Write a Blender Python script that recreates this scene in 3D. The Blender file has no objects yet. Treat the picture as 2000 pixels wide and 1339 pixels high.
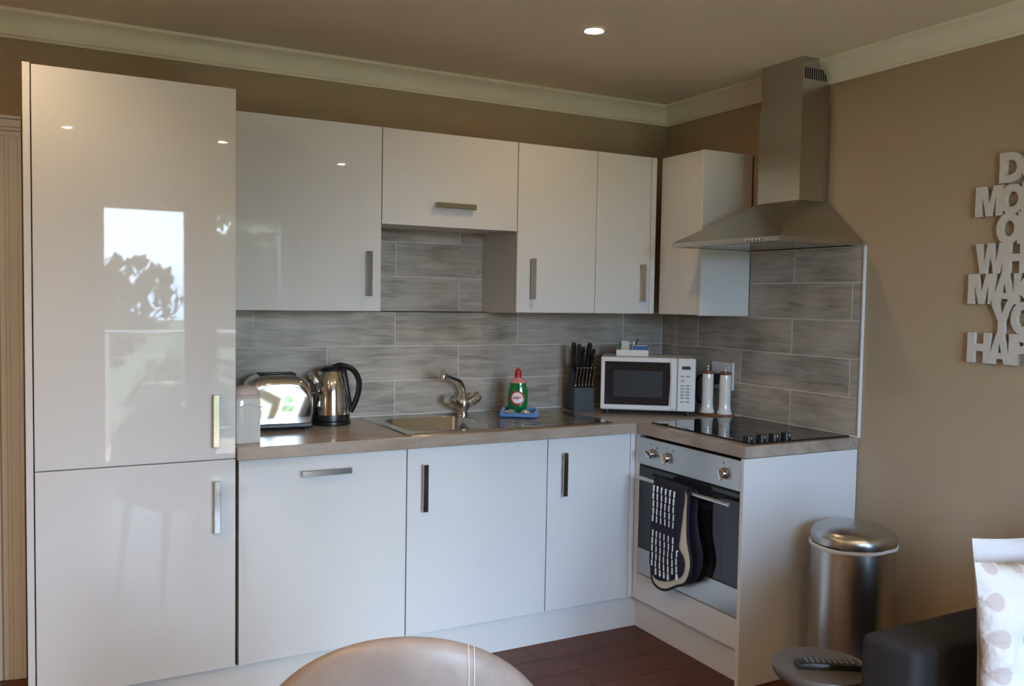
import bpy, bmesh, math, random
from mathutils import Vector, Matrix
random.seed(7)
D = bpy.data
SC = bpy.context.scene
COL = SC.collection

# ------------------------------------------------------------------ camera
cam_d = D.cameras.new('camera'); cam = D.objects.new('camera', cam_d); COL.objects.link(cam)
cam_d.sensor_width = 36.0; cam_d.lens = 36.0 * 1721.62 / 2000.0; cam_d.clip_start = 0.05; cam_d.clip_end = 300
yaw, pit, rol = [math.radians(a) for a in (28.2724, -2.8740, 0.9913)]
f = Vector((math.sin(yaw)*math.cos(pit), math.cos(yaw)*math.cos(pit), math.sin(pit)))
r = Vector((math.cos(yaw), -math.sin(yaw), 0)); u = r.cross(f)
r2 = r*math.cos(rol) + u*math.sin(rol); u2 = -r*math.sin(rol) + u*math.cos(rol)
M = Matrix((r2, u2, -f)).transposed().to_4x4(); M.translation = Vector((-2.8206, -3.6187, 1.4110))
cam.matrix_world = M
SC.camera = cam

# ------------------------------------------------------------------ world, sun, exposure
SC.view_settings.view_transform = 'Standard'; SC.view_settings.look = 'None'
SC.view_settings.gamma = 1.0; SC.view_settings.use_curve_mapping = False
SC.view_settings.exposure = 0.74
wd = D.worlds.new('sky'); SC.world = wd; wd.use_nodes = True
nt = wd.node_tree; nt.nodes.clear()
def N(nt, t, **k):
    n = nt.nodes.new(t)
    for a, b in k.items(): setattr(n, a, b)
    return n
def ramp(nt, stops, src):
    n = N(nt, 'ShaderNodeValToRGB'); e = n.color_ramp.elements
    while len(e) < len(stops): e.new(0.5)
    for q, (p, c) in zip(e, stops): q.position = p; q.color = (*c, 1)
    nt.links.new(src, n.inputs[0]); return n.outputs[0]
tc = N(nt, 'ShaderNodeTexCoord'); sx = N(nt, 'ShaderNodeSeparateXYZ'); nt.links.new(tc.outputs['Generated'], sx.inputs[0])
base = ramp(nt, [(0.0, (.50, .68, .98)), (0.25, (.36, .58, 1.0)), (1.0, (.16, .34, .80))], sx.outputs['Z'])
mp = N(nt, 'ShaderNodeMapping'); mp.inputs['Scale'].default_value = (1.5, 1.5, 4.0); nt.links.new(tc.outputs['Generated'], mp.inputs[0])
nz = N(nt, 'ShaderNodeTexNoise'); nz.inputs['Scale'].default_value = 2.2; nz.inputs['Detail'].default_value = 6
nt.links.new(mp.outputs[0], nz.inputs['Vector'])
cl = ramp(nt, [(0.42, (0, 0, 0)), (0.60, (1, 1, 1))], nz.outputs['Fac'])
mx = N(nt, 'ShaderNodeMix', data_type='RGBA'); nt.links.new(cl, mx.inputs[0]); nt.links.new(base, mx.inputs[6]); mx.inputs[7].default_value = (.76, .92, 1.14, 1)
bg = N(nt, 'ShaderNodeBackground'); bg.inputs[1].default_value = 24.0; nt.links.new(mx.outputs[2], bg.inputs[0])
out = N(nt, 'ShaderNodeOutputWorld'); nt.links.new(bg.outputs[0], out.inputs[0])
sd = D.lights.new('sun', 'SUN'); sd.energy = 70.0; sd.angle = math.radians(3); sd.color = (1, .93, .82)
sun = D.objects.new('sun', sd); COL.objects.link(sun); sun.rotation_euler = (math.radians(38), 0, math.radians(60))
# the window opening, told to the renderer as the way daylight comes in
WX0, WX1, WZ1, YF = -2.43, -0.84, 2.13, -5.0
pd = D.lights.new('window_portal', 'AREA'); pd.shape = 'RECTANGLE'; pd.size = WX1-WX0; pd.size_y = WZ1; pd.cycles.is_portal = True
po = D.objects.new('window_portal', pd); COL.objects.link(po); po.location = ((WX0+WX1)/2, YF-.02, WZ1/2); po.rotation_euler = (math.radians(90), 0, 0)

# ------------------------------------------------------------------ materials
MATS = {}
def mat(name, col=(.8,.8,.8), rough=.5, metal=0.0, spec=.5, coat=0.0, coat_rough=.03, trans=0.0, ior=1.5, sheen=0.0, emit=None, bump=None, aniso=0.0):
    m = D.materials.new(name); m.use_nodes = True; b = m.node_tree.nodes['Principled BSDF']
    b.inputs['Base Color'].default_value = (*col, 1); b.inputs['Roughness'].default_value = rough; b.inputs['Metallic'].default_value = metal
    b.inputs['Specular IOR Level'].default_value = spec; b.inputs['Coat Weight'].default_value = coat; b.inputs['Coat Roughness'].default_value = coat_rough
    b.inputs['Transmission Weight'].default_value = trans; b.inputs['IOR'].default_value = ior; b.inputs['Sheen Weight'].default_value = sheen
    b.inputs['Anisotropic'].default_value = aniso
    if emit: b.inputs['Emission Color'].default_value = (*emit[0], 1); b.inputs['Emission Strength'].default_value = emit[1]
    if bump:
        sc, st, dist = bump; t = m.node_tree
        c = N(t, 'ShaderNodeTexCoord'); n = N(t, 'ShaderNodeTexNoise'); n.inputs['Scale'].default_value = sc; n.inputs['Detail'].default_value = 4
        t.links.new(c.outputs['Object'], n.inputs['Vector'])
        bp = N(t, 'ShaderNodeBump'); bp.inputs['Strength'].default_value = st; bp.inputs['Distance'].default_value = dist
        t.links.new(n.outputs['Fac'], bp.inputs['Height']); t.links.new(bp.outputs[0], b.inputs['Normal'])
    MATS[name] = m; return m
def grain_mat(name, stops, scale=(1.2, 14, 14), rough=.45, rnd=True, bump=.15, blotch=.35, spec=.5, noise=3.0, wave=True):
    """wood-like grain running along local x; every object gets its own stretch of it"""
    m = D.materials.new(name); m.use_nodes = True; t = m.node_tree; b = t.nodes['Principled BSDF']
    b.inputs['Roughness'].default_value = rough; b.inputs['Specular IOR Level'].default_value = spec
    c = N(t, 'ShaderNodeTexCoord'); mp = N(t, 'ShaderNodeMapping'); mp.inputs['Scale'].default_value = scale
    vec = c.outputs['Object']
    if rnd:
        oi = N(t, 'ShaderNodeObjectInfo'); ml = N(t, 'ShaderNodeVectorMath', operation='MULTIPLY_ADD')
        cb = N(t, 'ShaderNodeCombineXYZ')
        for i in range(3): t.links.new(oi.outputs['Random'], cb.inputs[i])
        t.links.new(cb.outputs[0], ml.inputs[0]); ml.inputs[1].default_value = (37, 11, 23); t.links.new(vec, ml.inputs[2]); vec = ml.outputs[0]
    t.links.new(vec, mp.inputs[0])
    n1 = N(t, 'ShaderNodeTexNoise'); n1.inputs['Scale'].default_value = noise; n1.inputs['Detail'].default_value = 6; n1.inputs['Roughness'].default_value = .62; n1.inputs['Distortion'].default_value = .8
    t.links.new(mp.outputs[0], n1.inputs['Vector'])
    n2 = N(t, 'ShaderNodeTexNoise'); n2.inputs['Scale'].default_value = 4.0; n2.inputs['Detail'].default_value = 2
    t.links.new(vec, n2.inputs['Vector'])
    mxn = N(t, 'ShaderNodeMix'); mxn.inputs[0].default_value = blotch
    t.links.new(n1.outputs['Fac'], mxn.inputs[2]); t.links.new(n2.outputs['Fac'], mxn.inputs[3])
    colr = ramp(t, stops, mxn.outputs[0]); t.links.new(colr, b.inputs['Base Color'])
    if bump:
        bp = N(t, 'ShaderNodeBump'); bp.inputs['Strength'].default_value = bump; bp.inputs['Distance'].default_value = .002
        t.links.new(n1.outputs['Fac'], bp.inputs['Height']); t.links.new(bp.outputs[0], b.inputs['Normal'])
    MATS[name] = m; return m
mat('gloss', (.70, .70, .70), .02, spec=.29, bump=(2.2, .035, .003))
mat('carcass', (.62, .60, .565), .4)
mat('plinth', (.70, .69, .67), .22)
mat('wall', (.44, .345, .235), .85, spec=.25)
mat('ceiling', (.80, .71, .58), .9, spec=.2)
mat('cornice', (.87, .83, .70), .6)
mat('arch', (.70, .70, .69), .4)
mat('grout', (.72, .69, .64), .8)
mat('steel', (.52, .505, .48), .27, metal=1, bump=(220, .03, .001))
mat('handle', (.58, .55, .51), .16, metal=1)
mat('chrome', (.80, .80, .80), .06, metal=1)
mat('polished', (.72, .70, .67), .10, metal=1)
mat('sink_steel', (.62, .60, .57), .2, metal=1)
mat('black_plastic', (.012, .012, .013), .3)
mat('black_matte', (.02, .02, .022), .55)
mat('dark_gap', (.01, .01, .012), .8)
mat('oven_glass', (.018, .020, .024), .05, spec=.6)
mat('hob_glass', (.008, .008, .009), .03, spec=.6)
mat('white_plastic', (.74, .73, .72), .3)
mat('ceramic', (.76, .73, .69), .12, coat=.5)
mat('ceramic_pink', (.62, .50, .43), .35)
mat('print_grey', (.16, .16, .17), .5)
mat('block_black', (.014, .014, .015), .55)
mat('block_step', (.035, .037, .043), .5)
mat('brown_wood', (.20, .075, .035), .4)
mat('bottle_green', (.005, .16, .035), .12, coat=.6)
mat('bottle_clear', (.65, .25, .22), .15)
mat('red', (.50, .012, .015), .3)
mat('label_white', (.8, .75, .74), .4)
mat('blue_cloth', (.10, .24, .55), .9, sheen=.3, bump=(260, .5, .002))
mat('foil', (.75, .66, .58), .3, metal=.8)
mat('navy', (.014, .013, .026), .9, bump=(300, .4, .001))
mat('cream', (.70, .67, .52), .9, bump=(90, .6, .003))
mat('dash', (.75, .75, .78), .8)
mat('thread', (.62, .57, .53), .7)
mat('sofa', (.022, .021, .024), .95, sheen=.0, bump=(420, .5, .0015))
mat('cushion_white', (.56, .55, .56), .9, bump=(16, .8, .02))
mat('table_wood', (.10, .082, .068), .35)
mat('sign', (.62, .59, .54), .5)
mat('glass', (1, 1, 1), 0.0, trans=1.0, ior=1.45)
mat('upvc', (.75, .75, .74), .35)
mat('curtain', (.50, .42, .36), .9)
mat('green_pack', (.05, .16, .02), .4)
mat('pale_pack', (.50, .60, .62), .4)
mat('tan_pack', (.60, .45, .28), .5)
mat('blue_pack', (.03, .12, .30), .4)
mat('dark_pack', (.03, .018, .014), .5)
mat('hall', (.13, .105, .075), .85)
mat('deck', (.27, .19, .115), .8)
mat('bark', (.07, .05, .035), .9)
mat('lamp_glow', (1, 1, 1), .4, emit=((1.0, .74, .46), 200.0))
mat('bezel', (.75, .72, .66), .35)
for i, c in enumerate([(.025, .038, .014), (.040, .058, .018), (.062, .084, .024)]): mat('leaf%d' % i, c, .7)
grain_mat('tile', [(.32, (.20, .168, .136)), (.48, (.385, .330, .275)), (.66, (.56, .49, .415))], scale=(1.6, 16, 16), rough=.42, blotch=.45, bump=.1)
grain_mat('worktop', [(.30, (.24, .180, .135)), (.50, (.38, .305, .25)), (.72, (.50, .43, .37))], scale=(1.4, 9, 9), rough=.27, rnd=False, bump=.06, blotch=.5)
grain_mat('plank', [(.30, (.034, .011, .006)), (.50, (.085, .026, .013)), (.74, (.15, .05, .025))], scale=(1.2, 18, 18), rough=.42, bump=.08, blotch=.3, spec=.3)
grain_mat('lawn', [(.3, (.024, .046, .007)), (.7, (.042, .075, .013))], scale=(.4, .4, .4), rough=.9, rnd=False, bump=0)
grain_mat('leather', [(.30, (.20, .165, .150)), (.50, (.26, .215, .197)), (.70, (.33, .28, .26))], scale=(5, 5, 5), rough=.42, rnd=False, bump=.12, blotch=.5)
# embroidered cushion: white with beige dots in rows
m = mat('cushion_dots', (.56, .55, .55), .9, bump=(16, .9, .02)); t = m.node_tree; b = t.nodes['Principled BSDF']
c = N(t, 'ShaderNodeTexCoord'); s1 = N(t, 'ShaderNodeVectorMath', operation='MULTIPLY'); s1.inputs[1].default_value = (13, 13, 0); t.links.new(c.outputs['Object'], s1.inputs[0])
fr = N(t, 'ShaderNodeVectorMath', operation='FRACTION'); t.links.new(s1.outputs[0], fr.inputs[0])
sb = N(t, 'ShaderNodeVectorMath', operation='SUBTRACT'); sb.inputs[1].default_value = (.5, .5, 0); t.links.new(fr.outputs[0], sb.inputs[0])
ln = N(t, 'ShaderNodeVectorMath', operation='LENGTH'); t.links.new(sb.outputs[0], ln.inputs[0])
t.links.new(ramp(t, [(.23, (.44, .385, .37)), (.28, (.56, .55, .55))], ln.outputs['Value']), b.inputs['Base Color'])

# ------------------------------------------------------------------ mesh helpers
def BM(): return bmesh.new()
def xf(bm, vs, mtx):
    if mtx is not None: bmesh.ops.transform(bm, matrix=mtx, verts=vs)
def box(bm, x0, x1, y0, y1, z0, z1, bev=0.0, seg=1, mtx=None):
    vs = bmesh.ops.create_cube(bm, size=1.0)['verts']
    for v in vs: v.co = Vector((x0+(v.co.x+.5)*(x1-x0), y0+(v.co.y+.5)*(y1-y0), z0+(v.co.z+.5)*(z1-z0)))
    if bev > 0:
        es = list({e for v in vs for e in v.link_edges})
        res = bmesh.ops.bevel(bm, geom=es, offset=bev, segments=seg, profile=.5, affect='EDGES')
        vs = list({v for fc in res['faces'] for v in fc.verts} | {v for v in vs if v.is_valid})
    xf(bm, vs, mtx); return bm
def lathe(bm, prof, seg=28, mtx=None, sx=1.0, sy=1.0, sq=2.0):
    """profile [(radius, z)] turned about local z; sq>2 squares the section"""
    rings = []; allv = []
    for rr, z in prof:
        ring = []
        for i in range(seg):
            a = 2*math.pi*i/seg; ca, sa = math.cos(a), math.sin(a)
            k = (abs(ca)**sq + abs(sa)**sq)**(-1.0/sq) if sq != 2 else 1.0
            ring.append(bm.verts.new((max(rr, 1e-5)*ca*k*sx, max(rr, 1e-5)*sa*k*sy, z)))
        rings.append(ring); allv += ring
    for a, b_ in zip(rings, rings[1:]):
        for i in range(seg): bm.faces.new((a[i], a[(i+1) % seg], b_[(i+1) % seg], b_[i]))
    bm.faces.new(list(reversed(rings[0]))); bm.faces.new(rings[-1])
    xf(bm, allv, mtx); return bm
def tube(bm, pts, rad, seg=10, mtx=None, flat=1.0):
    pts = [Vector(p) for p in pts]; n = len(pts); rad = rad if isinstance(rad, (list, tuple)) else [rad]*n
    rings = []; allv = []; prev = None
    for i, p in enumerate(pts):
        d = (pts[min(i+1, n-1)] - pts[max(i-1, 0)]).normalized()
        if prev is None:
            ref = Vector((0, 0, 1)) if abs(d.z) < .9 else Vector((1, 0, 0)); a = d.cross(ref).normalized()
        else: a = (prev - d*prev.dot(d)).normalized()
        prev = a; b_ = d.cross(a)
        ring = [bm.verts.new(p + a*rad[i]*math.cos(2*math.pi*k/seg) + b_*rad[i]*flat*math.sin(2*math.pi*k/seg)) for k in range(seg)]
        rings.append(ring); allv += ring
    for a, b_ in zip(rings, rings[1:]):
        for k in range(seg): bm.faces.new((a[k], a[(k+1) % seg], b_[(k+1) % seg], b_[k]))
    bm.faces.new(list(reversed(rings[0]))); bm.faces.new(rings[-1])
    xf(bm, allv, mtx); return bm
def prism(bm, poly, axis, a0, a1, mtx=None, bev=0.0):
    """poly in the two other axes (order xyz), pushed from a0 to a1 along axis"""
    def P(p, a): return {'x': (a, p[0], p[1]), 'y': (p[0], a, p[1]), 'z': (p[0], p[1], a)}[axis]
    v0 = [bm.verts.new(P(p, a0)) for p in poly]; v1 = [bm.verts.new(P(p, a1)) for p in poly]
    fs = [bm.faces.new(v0), bm.faces.new(list(reversed(v1)))]
    n = len(poly)
    for i in range(n): fs.append(bm.faces.new((v0[(i+1) % n], v0[i], v1[i], v1[(i+1) % n])))
    vs = v0+v1
    if bev > 0:
        es = [e for e in {e for v in vs for e in v.link_edges}]
        res = bmesh.ops.bevel(bm, geom=es, offset=bev, segments=2, profile=.5, affect='EDGES')
        vs = list({v for fc in res['faces'] for v in fc.verts} | {v for v in vs if v.is_valid})
    xf(bm, vs, mtx); return bm
def smooth_curve(pts, n=6, closed=False):
    P = [Vector(p) for p in pts]; k = len(P); o = []
    rng = range(k if closed else k-1)
    for i in rng:
        p1, p2 = P[i], P[(i+1) % k]
        p0 = P[i-1] if (closed or i > 0) else p1; p3 = P[(i+2) % k] if (closed or i+2 < k) else p2
        for j in range(n):
            s = j/n
            o.append(.5*((2*p1)+(p2-p0)*s+(2*p0-5*p1+4*p2-p3)*s*s+(3*p1-p0-3*p2+p3)*s**3))
    if not closed: o.append(P[-1])
    return o
def to_mesh(name, bm, m, smooth=False):
    bmesh.ops.recalc_face_normals(bm, faces=bm.faces[:])
    me = D.meshes.new(name); bm.to_mesh(me); bm.free()
    me.materials.append(MATS[m])
    if smooth:
        me.polygons.foreach_set('use_smooth', [True]*len(me.polygons))
        try: me.set_sharp_from_angle(angle=math.radians(38 if smooth is True else smooth))
        except Exception: pass
    return me
def link(name, me, parent=None, loc=None, rot=None):
    o = D.objects.new(name, me); COL.objects.link(o); o.parent = parent
    if loc is not None: o.location = loc
    if rot is not None: o.rotation_euler = rot
    return o
def part(name, bm, m, parent, smooth=False, label=None, loc=None, rot=None, kind=None):
    o = link(name, to_mesh(name, bm, m, smooth), parent, loc, rot)
    if label: o['label'] = label
    if kind: o['kind'] = kind
    return o
def thing(name, label, cat, loc=(0, 0, 0), rz=0.0, group=None):
    o = link(name, None, None, loc, (0, 0, rz)); o['label'] = label; o['category'] = cat
    if group: o['group'] = group
    return o
def tag(o, label, cat, group=None):
    o['label'] = label; o['category'] = cat
    if group: o['group'] = group
    return o
def struct(name, bm, m, parent=None, smooth=False):
    o = link(name, to_mesh(name, bm, m, smooth), parent)
    if parent is None: o['kind'] = 'structure'
    return o
def text_mesh(body, size, depth, offset=0.0):
    cu = D.curves.new('letter', 'FONT'); cu.body = body; cu.size = size; cu.extrude = depth; cu.offset = offset; cu.resolution_u = 4
    o = D.objects.new('letter_source', cu); COL.objects.link(o)
    dg = bpy.context.evaluated_depsgraph_get(); me = D.meshes.new_from_object(o.evaluated_get(dg))
    D.objects.remove(o); D.curves.remove(cu); return me
def RZ(a): return Matrix.Rotation(a, 4, 'Z')
def frame_to(p0, p1):
    """matrix taking local z axis onto p0->p1"""
    d = (Vector(p1)-Vector(p0)); q = Vector((0, 0, 1)).rotation_difference(d.normalized())
    return Matrix.Translation(Vector(p0)) @ q.to_matrix().to_4x4(), d.length

# ------------------------------------------------------------------ room shell
ZC = 2.385; XL = -4.6
bm = BM(); box(bm, XL-.1, .1, YF-.1, 1.5, -.12, -.012); floor = struct('floor', bm, 'dark_gap')
PW, PL = .14, 1.25
full = None; row = 0; y = 0.0
def plank_mesh(w, l):
    b_ = BM(); box(b_, -l/2, l/2, -w/2, w/2, -.012, 0, .0012); return to_mesh('plank', b_, 'plank')
full = plank_mesh(PW-.0012, PL-.0012)
while y > YF+.01:
    x = 0.0; first = (row*.47 % 1.0)*PL
    seg_end = first if first > .1 else PL
    while x > XL+.02:
        l = min(seg_end, x-XL); seg_end = PL
        me = full if abs(l-PL) < 1e-6 else plank_mesh(PW-.0012, l-.0012)
        link('plank', me, floor, (x-l/2, y-PW/2, 0)); x -= l
    y -= PW; row += 1
bm = BM(); box(bm, XL-.1, .1, YF-.1, 1.5, ZC, ZC+.12); struct('ceiling', bm, 'ceiling')
DX0, DX1, DZ = -3.72, -2.945, 1.955            # doorway in the back wall
bm = BM(); box(bm, XL-.1, DX0, 0, .1, 0, ZC); box(bm, DX0, DX1, 0, .1, DZ, ZC); box(bm, DX1, .1, 0, .1, 0, ZC)
wall_back = struct('wall_back', bm, 'wall')
bm = BM(); box(bm, 0, .1, YF-.1, 0, 0, ZC); wall_right = struct('wall_right', bm, 'wall')
bm = BM(); box(bm, XL-.1, XL, YF-.1, 0, 0, ZC); struct('wall_left', bm, 'wall')
bm = BM(); box(bm, XL-.1, WX0, YF-.1, YF, 0, ZC); box(bm, WX1, .1, YF-.1, YF, 0, ZC); box(bm, WX0, WX1, YF-.1, YF, WZ1, ZC)
struct('wall_front', bm, 'wall')
bm = BM(); box(bm, XL-.1, .1, 1.4, 1.5, 0, ZC); box(bm, XL-.1, XL, .1, 1.4, 0, ZC); box(bm, -2.3, -2.2, .1, 1.4, 0, ZC)
struct('wall_hall', bm, 'hall')

# coving: same section on the four walls, mitred
prof = [(0, .090), (.005, .090), (.006, .081), (.012, .079)] + [(.014+.048*(1-math.cos(a)), .076-.060*math.sin(a)) for a in [k*math.pi/16 for k in range(1, 8)]] + [(.062, .013), (.069, .012), (.070, 0), (0, 0)]
def coving(name, p0, p1, inn):
    p0, p1, inn = Vector(p0), Vector(p1), Vector(inn); d = (p1-p0).normalized(); b_ = BM()
    A = [b_.verts.new((p0+inn*q+d*q).to_tuple()[:2]+(ZC-h,)) for q, h in prof]
    B = [b_.verts.new((p1+inn*q-d*q).to_tuple()[:2]+(ZC-h,)) for q, h in prof]
    for i in range(len(prof)-1): b_.faces.new((A[i], A[i+1], B[i+1], B[i]))
    b_.faces.new(A); b_.faces.new(list(reversed(B)))
    struct(name, b_, 'cornice', smooth=True)
coving('trim_1', (XL, 0, 0), (0, 0, 0), (0, -1, 0)); coving('trim_2', (0, 0, 0), (0, YF, 0), (-1, 0, 0))
coving('trim_3', (0, YF, 0), (XL, YF, 0), (0, 1, 0)); coving('trim_4', (XL, YF, 0), (XL, 0, 0), (1, 0, 0))
bm = BM(); prism(bm, [(0, 0), (-.016, 0), (-.016, .085), (-.008, .10), (0, .10)], 'y', YF, -1.26); struct('baseboard_right', bm, 'arch')
bm = BM(); prism(bm, [(XL, 0), (XL+.016, 0), (XL+.016, .085), (XL+.008, .10), (XL, .10)], 'y', YF+.02, -.02); struct('baseboard_left', bm, 'arch')
# doorway: lining and moulded architrave
bm = BM()
for a, b_ in ((DX0, DX0+.028), (DX1-.028, DX1)): box(bm, a, b_, -.004, .104, 0, DZ)
box(bm, DX0, DX1, -.004, .104, DZ-.028, DZ)
door1 = struct('door_1', bm, 'arch')
def archi(b_, along, pos, a0, a1, flip):
    s = 1 if flip else -1
    for w0, w1, tk in ((0, .018, .012), (.018, .030, .016), (.030, .058, .019), (.058, .070, .024)):
        if along == 'z': box(b_, min(pos+s*w0, pos+s*w1), max(pos+s*w0, pos+s*w1), -tk, 0, a0, a1, .002)
        else: box(b_, a0, a1, -tk, 0, pos+w0, pos+w1, .002)
bm = BM(); archi(bm, 'z', DX1+.006, 0, DZ-.002, True); struct('architrave', bm, 'arch', door1)
bm = BM(); archi(bm, 'z', DX0-.006, 0, DZ-.002, False); struct('architrave', bm, 'arch', door1)
bm = BM(); archi(bm, 'x', DZ-.002, DX0-.076, DX1+.076, True); struct('architrave', bm, 'arch', door1)

# wall tiles: recessed white joints, 600 x 148 tiles in half bond, cut where the cabinets and edges are
TZ = [.893, 1.046, 1.1965, 1.347, 1.4975, 1.648, 1.7965]
GAP = .0036
tile_cache = {}
def tile(parent, u0, u1, z0, z1, side):
    l, h = round(u1-u0-GAP, 4), round(z1-z0-GAP, 4)
    if l < .006 or h < .006: return
    if (l, h) not in tile_cache:
        b_ = BM(); box(b_, -l/2, l/2, -.009, -.001, -h/2, h/2, .0012); tile_cache[(l, h)] = to_mesh('tile', b_, 'tile')
    c = (u0+u1)/2; zc = (z0+z1)/2
    if side == 'back': link('tile', tile_cache[(l, h)], parent, (c, 0, zc))
    else: link('tile', tile_cache[(l, h)], parent, (0, c, zc), (0, 0, -math.pi/2))
JA = [-2.66, -2.057, -1.4545, -.850, -.250]; JB = [-2.36, -1.756, -1.151, -.548]
def rowtiles(parent, lo, hi, joints, z0, z1, side):
    e = [lo] + [j for j in sorted(joints) if lo < j < hi] + [hi]
    for a, b_ in zip(e, e[1:]): tile(parent, a, b_, z0, z1, side)
for i in range(3): rowtiles(wall_back, -2.234, -.010, (JA, JB, JA)[i], TZ[i], TZ[i+1], 'back')
for i, z1 in ((3, TZ[4]), (4, TZ[5]), (5, 1.722)): rowtiles(wall_back, -1.70, -1.0195, (JB, JA, JB)[i-3], TZ[i], z1, 'back')
KA = [-.2895, -.8945]; KB = [-.591, -1.2025]; YE = -1.249
for i in range(3): rowtiles(wall_right, YE+.003, -.010, (KA, KB, KA)[i], TZ[i], TZ[i+1], 'right')
for i, z1 in ((3, TZ[4]), (4, 1.637)): rowtiles(wall_right, YE+.003, -.630, (KB, KA)[i-3], TZ[i], z1, 'right')
bm = BM(); box(bm, -2.234, 0, -.0072, 0, .893, 1.352); box(bm, -1.70, -1.0175, -.0072, 0, 1.34, 1.722); struct('grout', bm, 'grout', wall_back)
bm = BM(); box(bm, -.0072, 0, YE, 0, .893, 1.352); box(bm, -.0072, 0, YE, -.628, 1.352, 1.640); struct('grout', bm, 'grout', wall_right)
bm = BM(); box(bm, -.0125, 0, YE-.007, YE+.001, .893, 1.640, .001); struct('tile_trim', bm, 'upvc', wall_right)
bm = BM(); box(bm, -2.234, -.0095, -.014, -.008, .893, .899, .002); struct('sealant', bm, 'grout', wall_back)
bm = BM(); box(bm, -.014, -.008, YE, -.0095, .893, .899, .002); struct('sealant', bm, 'grout', wall_right)

# patio window behind the camera, mirrored in the doors
bm = BM(); fy0, fy1 = YF-.085, YF-.025
for a, b_ in ((WX0, WX0+.06), (-1.785, -1.675), (-1.645, -1.535), (WX1-.06, WX1)): box(bm, a, b_, fy0, fy1, 0, WZ1, .004)
box(bm, WX0, WX1, fy0, fy1, 0, .09, .004); box(bm, WX0, WX1, fy0, fy1, WZ1-.07, WZ1, .004); box(bm, -1.675, -1.645, fy0, fy1, 0, WZ1)
win = struct('window_1', bm, 'upvc')
bm = BM(); box(bm, -1.72, -1.695, fy1, fy1+.05, .98, 1.12, .004); struct('window_handle', bm, 'handle', win)
for a, b_ in ((WX0+.05, -1.775), (-1.545, WX1-.05)):
    bm = BM(); box(bm, a, b_, YF-.058, YF-.052, .08, WZ1-.06); struct('pane', bm, 'glass', win)
GLASS = MATS['glass']; t = GLASS.node_tree; t.nodes.clear()
tb = N(t, 'ShaderNodeBsdfTransparent'); tb.inputs[0].default_value = (.93, .96, .95, 1); gb = N(t, 'ShaderNodeBsdfGlossy'); gb.inputs['Roughness'].default_value = 0
fz = N(t, 'ShaderNodeFresnel'); fz.inputs[0].default_value = 1.3; ms = N(t, 'ShaderNodeMixShader'); mo = N(t, 'ShaderNodeOutputMaterial')
t.links.new(fz.outputs[0], ms.inputs[0]); t.links.new(tb.outputs[0], ms.inputs[1]); t.links.new(gb.outputs[0], ms.inputs[2]); t.links.new(ms.outputs[0], mo.inputs[0])

# ------------------------------------------------------------------ kitchen units
YD = -.572     # front of base and tall doors
def handle(parent, cx, cz, length, vert, front, dirn='y', w=.021):
    """flat steel bar bent back to the door at both ends; front = coordinate of the door face"""
    b_ = BM(); h = length/2; p = .026
    if vert:
        box(b_, -w/2, w/2, -p, -p+.009, -h, h, .0015)
        for s in (-1, 1): box(b_, -w/2, w/2, -p+.004, 0, s*h-(.009 if s > 0 else 0), s*h+(.009 if s < 0 else 0), .001)
    else:
        box(b_, -h, h, -p, -p+.009, -w/2, w/2, .0015)
        for s in (-1, 1): box(b_, s*h-(.009 if s > 0 else 0), s*h+(.009 if s < 0 else 0), -p+.004, 0, -w/2, w/2, .001)
    return part('handle', b_, 'handle', parent, loc=(cx, front, cz))
def door(parent, x0, x1, z0, z1, yf, th=.018):
    b_ = BM(); box(b_, x0, x1, yf, yf+th, z0, z1, .0016, 2); return part('door', b_, 'gloss', parent)
def unit(name, label, x0, x1, z0, z1, yf, yb=-.012, cat='cabinet'):
    t_ = thing(name, label, cat, (0, 0, 0)); b_ = BM()
    box(b_, x0, x1, yf+.021, yb, z0, z1); part('body', b_, 'carcass', t_); return t_
# tall fridge housing
t_ = unit('tall_cabinet', 'tall gloss white cabinet with two doors beside the doorway', -2.836, -2.236, .135, 2.086, YD)
b_ = BM(); box(b_, -2.858, -2.838, YD-.004, -.012, 0, 2.092, .001); part('side_panel', b_, 'gloss', t_)
d1 = door(t_, -2.8345, -2.2365, .8565, 2.089, YD); d2 = door(t_, -2.8345, -2.2365, .137, .8525, YD)
handle(d1, -2.303, .988, .176, True, YD); handle(d2, -2.300, .698, .176, True, YD)
# base units
t_ = unit('dishwasher_cabinet', 'low white cabinet with horizontal handle next to the tall cabinet', -2.224, -1.620, .135, .846, YD, -.06)
d1 = door(t_, -2.2255, -1.6185, .137, .8475, YD); handle(d1, -1.925, .787, .180, False, YD)
t_ = unit('sink_cabinet', 'low white cabinet under the sink with vertical handle near its left edge', -1.614, -1.012, .135, .715, YD, -.06)
d1 = door(t_, -1.6145, -1.0105, .137, .8475, YD); handle(d1, -1.549, .697, .180, True, YD)
t_ = unit('corner_base_cabinet', 'narrow low white corner cabinet next to the oven', -1.006, -.606, .135, .846, YD, -.06)
d1 = door(t_, -1.0065, -.6005, .137, .8475, YD); handle(d1, -.935, .699, .178, True, YD)
b_ = BM(); box(b_, -.5975, -.572, YD, YD+.03, .137, .8475, .001); part('corner_post', b_, 'gloss', t_)
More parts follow.
